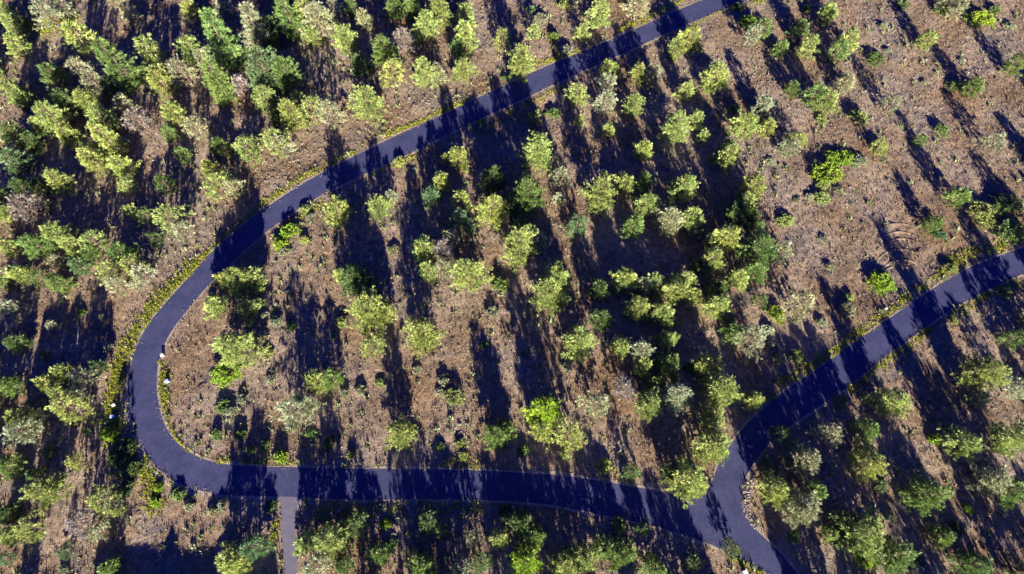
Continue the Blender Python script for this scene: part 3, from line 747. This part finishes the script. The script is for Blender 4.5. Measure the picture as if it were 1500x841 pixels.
utility_box(1297, 453, M_white, 'small white box on the verge above the right road', .6, .4)
# hydrant among the stones of the junction
g_ = G(1087, 733); hyd = empty('fire_hydrant', (g_.x+.4, g_.y, float(gz(g_.x, g_.y)[0]))); tag(hyd, 'small yellow hydrant on the pale stones beside the junction', 'hydrant')
bm = bmesh.new(); cyl(bm, 0, 0, 0, .08, .2, .2); cyl(bm, 0, 0, .08, .62, .14, .13); bm_obj('barrel', bm, M_yellow, hyd)
bm = bmesh.new(); bmesh.ops.create_uvsphere(bm, u_segments=12, v_segments=8, radius=.16)
for v_ in bm.verts: v_.co.z = max(v_.co.z, 0)+.62
cyl(bm, 0, 0, .77, .85, .045, .04, 6); bm_obj('bonnet', bm, M_yellow, hyd)
for s_ in (-1, 1):
    bm = bmesh.new(); box(bm, s_*.17, 0, .46, .12, .12, .12, .02); bm_obj('nozzle', bm, M_yellow, hyd)
# stones of the junction corner
sx_, sy_ = [], []
for i in range(420):
    q = rnd.random(); px = 1092+rnd.gauss(0, 3.2)+(abs(q-.45)*2)**2*9; py = 703+q*72
    g_ = G(px, py); sx_.append(g_.x); sy_.append(g_.y)
sx_, sy_ = np.array(sx_), np.array(sy_); k = ~inside(road_poly, sx_, sy_); sx_, sy_ = sx_[k], sy_[k]
rocks(sx_, sy_, rg.uniform(.12, .3, len(sx_)), rg, 'stone_edging', M_stone, 'band of pale loose stones edging the junction corner')
# boulders
for i, (px, py, s_, lab) in enumerate([(1416,322,.5,'round dark boulder on pale ground beside green pines at right'),(1236,48,.5,'grey boulder on the upper right slope'),(410,107,.5,'pale boulder lying in tree shade above the upper road'),(1000,648,.4,'grey boulder below the pines near the junction')]):
    g_ = G(px, py); bm = bmesh.new(); bmesh.ops.create_icosphere(bm, subdivisions=2, radius=s_)
    rr = random.Random(i)
    for v_ in bm.verts: v_.co *= rr.uniform(.82, 1.15); v_.co.z *= .7
    o = bm_obj('boulder', bm, M_stone); o.location = (g_.x, g_.y, float(gz(g_.x, g_.y)[0])+s_*.25)
    tag(o, lab, 'boulder', 'boulders on the ground')

# ------------------------------------------------------------------ house below the frame, its gables shade the lower left
tanE = math.tan(math.radians(ELEV))
def caster(px, py, z):
    g_ = G(px, py); return Vector((g_.x-SHD.x*z/tanE, g_.y-SHD.y*z/tanE, z))
pk = caster(252, 772, 6.8); hx, hy = pk.x, pk.y
SL = SHD.y/tanE
z_ridge = (G(281, 801).y-(hy-5))/SL; z_right = (G(338, 764).y-(hy+.6))/SL
rp = Vector((G(338, 764).x-SHD.x*z_right/tanE, 0, 0)); print('house', z_ridge, z_right, rp.x-hx)
house = empty('house', (hx, hy-4, 0)); tag(house, 'house with gabled shingle roof standing just below the picture', 'house')
oy = 4.0
xr = rp.x-hx
bm = bmesh.new()
box(bm, (-12+xr+10)/2, -1.0, 1.6, 22+xr-1, 9.4, 3.2)
bm_obj('wall', bm, M_wall, house)
def gable_prism(cx, half, zb, zp, y0, y1):
    bm = bmesh.new()
    vs_ = [bm.verts.new(c) for c in ((cx-half, y0, zb), (cx, y0, zp), (cx+half, y0, zb), (cx-half, y1, zb), (cx, y1, zp), (cx+half, y1, zb))]
    for f in ((0, 1, 2), (3, 5, 4), (0, 3, 4, 1), (1, 4, 5, 2), (0, 2, 5, 3)): bm.faces.new([vs_[q] for q in f])
    bmesh.ops.recalc_face_normals(bm, faces=bm.faces[:]); return bm
# main roof: ridge along x
bm = bmesh.new(); x0_, x1_ = -14.0, xr+10
vs_ = [bm.verts.new(c) for c in ((x0_, -6.3, 3.21), (x1_, -6.3, 3.21), (x1_, 4.3, 3.21), (x0_, 4.3, 3.21), (x0_, -1.0, z_ridge), (x1_, -1.0, z_ridge))]
for f in ((0, 1, 5, 4), (2, 3, 4, 5), (0, 4, 3), (1, 2, 5), (0, 3, 2, 1)): bm.faces.new([vs_[q] for q in f])
bmesh.ops.recalc_face_normals(bm, faces=bm.faces[:]); bm_obj('roof', bm, M_roof, house)
bm_obj('roof_gable', gable_prism(0, 4.2, 4.3, 6.8, -0.9, oy), M_roof, house)
bm_obj('roof_gable', gable_prism(xr, 9.4, 3.25, z_right, -6.8, oy+.6), M_roof, house)
for wx_ in (-9, -5, 4, xr+3):
    bm = bmesh.new(); box(bm, wx_, 3.74, 1.6, 1.4, .1, 1.2); w_ = bm_obj('window', bm, M_white, house)
    bm = bmesh.new(); box(bm, wx_, 3.80, 1.6, 1.2, .06, 1.0); bm_obj('pane', bm, M_glass, w_)
bm = bmesh.new(); box(bm, 0, 3.75, 1.05, 1.1, .1, 2.1, .02); dr_ = bm_obj('door', bm, M_dark, house)
bm = bmesh.new(); box(bm, .4, 3.84, 1.05, .06, .08, .14, .01); bm_obj('handle', bm, M_white, dr_)
print('placed', len(PLACED), 'off', len(off))
